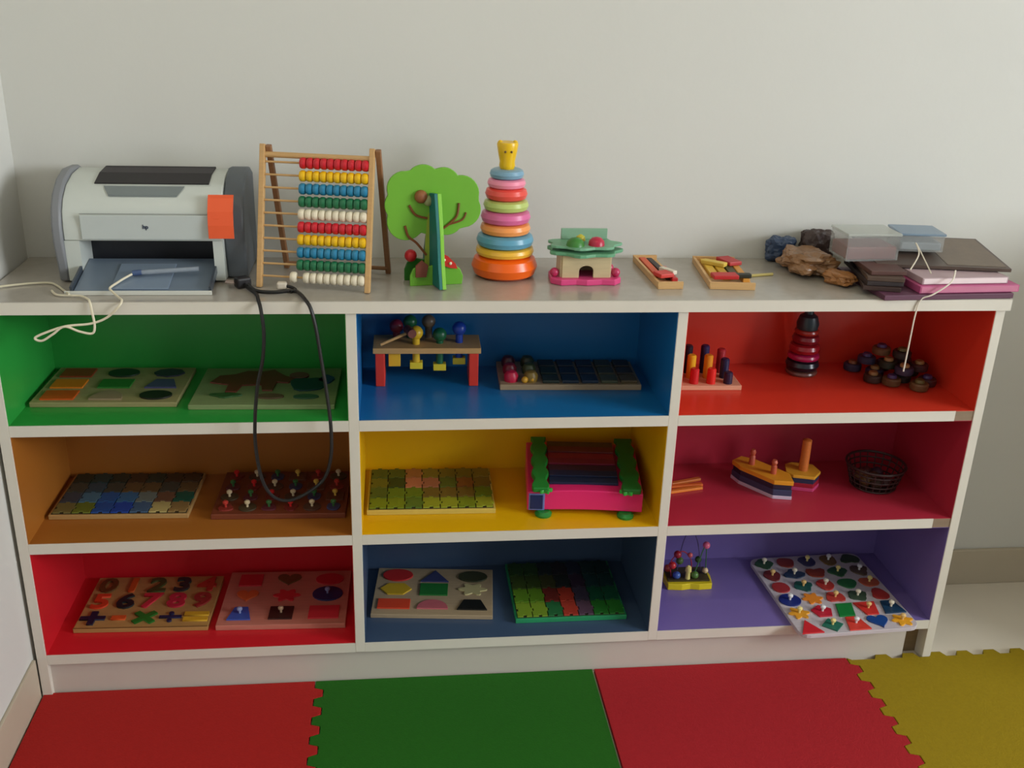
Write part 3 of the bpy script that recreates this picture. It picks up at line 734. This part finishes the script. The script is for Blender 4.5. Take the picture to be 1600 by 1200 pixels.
u2 = B().tube(smooth_path([(.150,.020,T+.0070),(.128,.060,T+.003),(.108,.090,T+.003),(.090,.105,T+.003),(.055,.100,T+.003),(.02,.085,T+.003),(0.004,.075,T+.003)], 8), .0020, 8).build('thin_lead', M((214, 206, 178), .5, 'plastic'), smooth=True)
tag(u2, 'thin pale lead trailing on the worktop at the left of the printer', 'cable')

# ================================================================== BLUE BAY
def make_bench():
    o = thing('pounding_bench', 'wooden pounding bench with red legs and coloured pegs in the blue bay', 'toy bench', (.783, .205, S3+.0002), -.02)
    wd = M((206, 160, 100), .5, 'wood'); rd = M((226, 60, 44), .4, 'paint')
    B().box(-.109, .109, -.040, .045, .072, .084).build('bench_top', wd, o, bevel=.0012)
    for s in (-1, 1): B().box(s*.095-.0095, s*.095+.0095, -.036, .040, 0, .0718).build('leg', rd, o, bevel=.0015)
    pegs = [(-.022,-.012,.010,(224,182,40)), (.026,-.006,.004,(24,96,60)), (.066,-.002,.016,(28,64,160)), (-.062,.024,.012,(120,30,50)), (-.034,.028,.020,(30,100,60)), (.004,.030,.020,(110,96,80))]
    for (x, y, up_, c) in pegs:
        pg = B().cyl(.0075, -.036+up_, .020+up_, 14).build('peg', M(c, .4, 'paint'), o, smooth=True, loc=(x, y, .072))
        B().ball(.0145, (0, 0, .026+up_), 14).build('peg_head', M(c, .35, 'paint'), pg, smooth=True)
        if y < .02: B().box(-.013, .013, -.009, .009, -.050+up_, -.036+up_).build('peg_stop', M((232, 206, 50), .45, 'paint'), pg, bevel=.001)
    B().box(-.012, .012, -.010, .010, .040, .0718).build('yellow_block', M((236, 180, 40), .45, 'paint'), o, bevel=.001, loc=(-.066, -.016, 0))
    hm = thing('toy_hammer', 'small wooden toy hammer resting on the pounding bench', 'toy hammer', (.706, .176, S3+.0900), .3)
    B().rod((-.018, 0, .001), (.046, 0, .022), .0032, 10).build('handle', M((206,160,100), .5, 'wood'), hm, smooth=True)
    hd = B().rod((.044, -.016, .022), (.044, .016, .022), .009, 14).build('hammer_head', M((120,60,50), .45, 'paint'), hm, smooth=True)
make_bench()
def make_pegtray():
    o = thing('peg_tray', 'long wooden tray with red and yellow blocks at one end in the blue bay', 'toy tray', (1.078, .206, S3+.0002), -.035)
    wd = M((176, 150, 116), .5, 'wood')
    B().box(-.146, .146, -.068, .068, 0, .012).build('tray_base', wd, o, bevel=.001)
    r = random.Random(2)
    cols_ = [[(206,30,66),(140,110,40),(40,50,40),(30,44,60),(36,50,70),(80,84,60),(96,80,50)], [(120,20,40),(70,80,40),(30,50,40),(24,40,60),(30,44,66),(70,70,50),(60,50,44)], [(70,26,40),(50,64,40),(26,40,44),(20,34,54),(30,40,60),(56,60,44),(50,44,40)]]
    for j in range(3):
        for i in range(7):
            x = -.122+.0405*i; y = -.044+.044*j; hh = .020 if i < 2 else .007
            if i < 2:
                pg = B().lathe([(.014,0),(.015,hh*.6),(.010,hh),(.003,hh+.002)], 12).build('peg', M(cols_[j][i], .4, 'paint'), o, smooth=True, loc=(x, y, .012))
            else:
                B().box(-.017, .017, -.018, .018, 0, hh).build('block', M(cols_[j][i], .45, 'paint'), o, bevel=.0015, loc=(x, y, .012))
    for (x, y) in ((-.095, -.058), (-.08, -.052)):
        B().ball(.007, (x, y, .019), 10).build('bead', M((230,170,50), .35, 'paint'), o, smooth=True)
make_pegtray()

# ================================================================== YELLOW BAY: pink and green plastic toy
def make_pink_toy():
    o = thing('plastic_track_toy', 'pink plastic toy with green rails and striped top in the yellow bay', 'toy', (.984, .066, S2+.0002), -.10)
    Wd, Dp = .238, .186
    pk = M((226, 40, 110), .35, 'plastic'); gn = M((30, 130, 50), .4, 'plastic')
    # wedge body, higher at the back, front edge gently bowed
    zb0, zf, zb = .010, .052, .078
    n = 8; v = []; f = []
    for i in range(n+1):
        x = Wd*i/n; bow = .006*math.sin(PI*i/n)
        v += [(x, 0, zb0+bow*.6), (x, Dp, zb0), (x, Dp, zb), (x, 0, zf+bow)]
    for i in range(n):
        for k in range(4): f.append((4*i+k, 4*i+(k+1) % 4, 4*(i+1)+(k+1) % 4, 4*(i+1)+k))
    f += [(3,2,1,0), tuple(4*n+k for k in range(4))]
    B().add(v, f).build('body', pk, o, bevel=.002)
    ang = math.atan2(zb-zf, Dp); mt = Matrix.Translation((0, 0, zf+.003)) @ Matrix.Rotation(ang, 4, 'X')
    L = math.hypot(Dp, zb-zf)
    cols_ = [(20,40,70),(26,36,66),(60,30,50),(120,24,50),(140,30,50),(110,40,40),(90,60,40)]
    for k, c in enumerate(cols_):
        B().box(.045, Wd-.05, L*(.12+.12*k), L*(.12+.12*k)+L*.108, .001, .007+.002*(k % 2), mt).build('stripe_bar', M(c, .45, 'plastic'), o, bevel=.001)
    def rail(x0, w_):
        pts = []
        for k in range(25):
            s = k/24; pts.append((x0-w_/2-.003*math.sin(s*26), -.012+(L+.006)*s))
        for k in range(25):
            s = 1-k/24; pts.append((x0+w_/2+.003*math.sin(s*26), -.012+(L+.006)*s))
        return B().prism(pts, .004, .016, mt)
    rail(.026, .030).build('green_rail', gn, o, bevel=.002)
    rail(Wd-.026, .036).build('green_rail', M((24,104,40), .4, 'plastic'), o, bevel=.002)
    for x in (.034, Wd-.034):
        for y in (.0, Dp-.03):
            B().lathe([(.017,0),(.018,.005),(.012,.0102)], 16).build('foot', gn, o, smooth=True, loc=(x, y, 0))
        B().prism([(a_*.034, b_*.028) for a_, b_ in SH['flower']], .004, .012).build('rail_end', M((50,160,60), .4, 'plastic'), o, bevel=.001, loc=(x, -.004, .052))
    B().box(.006, .032, -.0028, .002, .014, .046).build('blue_window', M((18, 40, 90), .3, 'plastic'), o, bevel=.001)
    B().box(.003, .036, -.0014, .002, .011, .049).build('window_frame', M((110, 120, 180), .3, 'plastic'), o, bevel=.001)
make_pink_toy()

# ================================================================== ORANGE BAY
def make_pegboard():
    o = thing('peg_board', 'small pale peg board with coloured pegs at the left of the orange bay', 'peg board', (1.354, .176, S3+.0002), -.03)
    B().box(-.080, .080, -.048, .055, 0, .010).build('base_board', M((240, 176, 140), .5, 'wood'), o, bevel=.001)
    r = random.Random(5)
    cs = [[(236,60,30),(206,30,34),(230,40,30),(40,30,60)], [(220,60,40),(240,180,30),(230,150,30),(30,30,70)], [(60,20,30),(30,24,40),(40,30,80),(170,40,50)]]
    for j in range(3):
        for i in range(4):
            hh = [.030, .048, .058][j] - (.008 if i == 3 else 0)
            B().lathe([(.0095,0),(.0095,hh),(.007,hh+.003)], 12).build('peg', M(cs[j][i], .4, 'paint'), o, smooth=True, loc=(-.054+.036*i, -.032+.032*j, .010))
make_pegboard()
def heap():
    r = random.Random(11)
    cs = [(60,44,36),(48,54,40),(84,40,34),(54,50,74),(104,74,44),(70,34,34),(44,40,36)]
    lay = [(0, [(1.720,.235),(1.755,.20),(1.790,.24),(1.80,.165),(1.838,.205),(1.768,.145),(1.845,.140),(1.735,.165),(1.815,.115)]),
           (1, [(1.740,.215),(1.775,.185),(1.815,.200),(1.792,.145),(1.835,.165)]), (2, [(1.765,.205),(1.800,.180)])]
    hh = .024
    for lv, pts in lay:
        for (x, y) in pts:
            c = r.choice(cs); z = S3+.0002+lv*hh
            k = r.randrange(3)
            o = thing('wooden_wheel_block', 'dark painted wooden wheel in the heap by the right wall of the orange bay', 'toy block', (x, y, z), r.uniform(0, 3), 'heap of dark wooden wheels in the orange bay')
            B().lathe([(.013,0),(.0185,.002),(.0195,.006),(.0195,.014),(.017,.017)], 16).build('wheel', M(c, .5, 'paint'), o, smooth=True)
            B().lathe([(.010,.017),(.010,.021),(.008,.0235)], 12).build('hub', M(r.choice([(180,136,84),(160,118,66),(110,100,50),(150,90,50),(80,60,110)]), .5, 'wood'), o, smooth=True)
heap()

# ================================================================== MAROON BAY
for k, (dy, a, c, lb) in enumerate([(0, .22, (240,140,50), 'orange stick lying in front beside the divider in the crimson bay'), (.020, .10, (226,110,40), 'dark orange stick lying behind the front stick in the crimson bay'), (.038, .30, (214,120,50), 'tan stick lying farthest back beside the divider in the crimson bay')]):
    o = B().box(-.046, .046, -.005, .005, 0, .006).build('craft_stick', M(c, .5, 'wood'), None, bevel=.001, loc=(1.338+.004*k, .150+dy, S2+.0002), rz=a)
    tag(o, lb, 'stick', 'sticks beside the divider')
def stacker(label, loc, rz, L, Wd, layers, pegs):
    o = thing('peg_stacker', label, 'stacking toy', loc, rz)
    z = 0
    for (h, c, s) in layers:
        l, w_ = L*s, Wd*s
        poly = [(-l/2, -w_*.3), (-l*.3, -w_/2), (l*.3, -w_/2), (l/2, 0), (l*.3, w_/2), (-l*.3, w_/2), (-l/2, w_*.3)]
        B().prism(poly, z, z+h).build('layer', M(c, .42, 'paint'), o, bevel=.001); z += h
    for (x, h, r, c) in pegs:
        B().lathe([(r, 0), (r, h*.55), (r*.7, h*.62), (r*1.05, h*.82), (r*.7, h)] if r < .0085 else [(r, 0), (r*.95, h), (r*.6, h+.002)], 14).build('peg', M(c, .45, 'wood'), o, smooth=True, loc=(x, 0, z))
stacker('boat-like wooden stacker with yellow top and two small pegs in the crimson bay', (1.520, .158, S2+.0002), -.95, .150, .056,
        [(.008, (206,190,210), 1), (.014, (60,66,96), .98), (.012, (40,38,60), .95), (.010, (236,160,40), 1)], [(-.035, .036, .0065, (196,90,60)), (.022, .032, .0065, (200,96,64))])
stacker('wooden stacker with one tall orange peg in the crimson bay', (1.612, .168, S2+.0002), -.3, .076, .066,
        [(.008, (206,70,120), 1), (.010, (170,30,50), .96), (.012, (40,50,80), .95), (.007, (232,170,50), 1)], [(0, .072, .0105, (216,120,50))])
def make_basket():
    o = thing('wire_basket', 'dark round wire basket at the right of the crimson bay', 'basket', (1.775, .160, S2+.0002))
    m = M((58, 36, 34), .5, 'paint')
    def rr(z): return .048+.015*z/.052
    for z in (.003, .015, .028, .041, .053): B().torus(rr(z), .0018 if z < .05 else .003, z, 28, 6).build('hoop', m, o, smooth=True)
    for k in range(22):
        a = 2*PI*k/22
        B().rod((rr(0)*math.cos(a), rr(0)*math.sin(a), .002), (rr(.053)*math.cos(a), rr(.053)*math.sin(a), .053), .0014, 6).build('stave', m, o, smooth=True)
    B().cyl(.047, .0005, .003, 24).build('basket_floor', m, o)
    r = random.Random(4)
    for k in range(7):
        a = k*.9; q = .024 if k else 0
        b = B().ball(.0145, (0, 0, 0), 12).build('wooden_bead', M(r.choice([(84,40,40),(70,56,40),(60,44,60),(110,80,44)]), .45, 'paint'), None, smooth=True, loc=(1.775+q*math.cos(a)*1.15, .160+q*math.sin(a)*1.15, S2+.0002+.003+.0145))
        tag(b, 'round dark wooden bead inside the wire basket', 'bead', 'beads in the wire basket')
make_basket()

# ================================================================== PURPLE BAY: bead maze
def make_maze():
    o = thing('bead_maze', 'small bead maze with yellow base and looping wires in the purple bay', 'bead maze', (1.380, .186, S1+.0002), -.03)
    B().prism([(-.052,-.034),(-.02,-.037),(.0,-.033),(.02,-.037),(.050,-.034),(.054,0),(.050,.034),(-.052,.034),(-.056,0)], 0, .016).build('base', M((232, 206, 30), .42, 'paint'), o, bevel=.0015)
    B().prism([(-.05,-.026),(.046,-.026),(.046,.03),(-.05,.03)], .016, .020).build('base_top', M((70, 60, 30), .5, 'paint'), o)
    wires = [([(-.040,-.01,.018),(-.044,-.01,.06),(-.020,-.008,.085),(.004,0,.06),(.010,.006,.018)], (170,40,50)),
             ([(-.02,.018,.018),(-.012,.02,.09),(.004,.02,.128),(.022,.014,.09),(.034,.010,.018)], (90,80,120)),
             ([(.008,-.018,.018),(.018,-.016,.06),(.034,-.006,.100),(.040,.0,.06),(.042,.0,.018)], (60,110,60))]
    for pts, c in wires: B().tube(smooth_path(pts, 8), .0013, 6).build('wire', M(c, .3, 'plastic'), o, smooth=True)
    for (x, y, z, r, c) in [(.036,-.004,.098,.0085,(236,110,140)), (-.040,-.010,.050,.009,(190,40,40)), (-.030,-.009,.078,.009,(160,30,40)), (-.030,-.018,.029,.009,(60,90,160)),
                            (.000,-.006,.074,.006,(200,90,90)), (.041,.0,.029,.007,(230,200,150)), (.012,-.018,.029,.009,(80,120,50)), (.026,.014,.05,.008,(60,90,40)), (-.016,.018,.045,.009,(90,120,60)), (-.044,.012,.029,.009,(170,60,40))]:
        B().ball(r, (x, y, z), 12).build('bead', M(c, .35, 'plastic'), o, smooth=True)
    B().lathe([(.006,.020),(.005,.036),(.0075,.040),(.0065,.050),(.002,.054)], 12).build('figure', M((236,220,130), .4, 'paint'), o, smooth=True, loc=(-.004, -.018, 0))
make_maze()
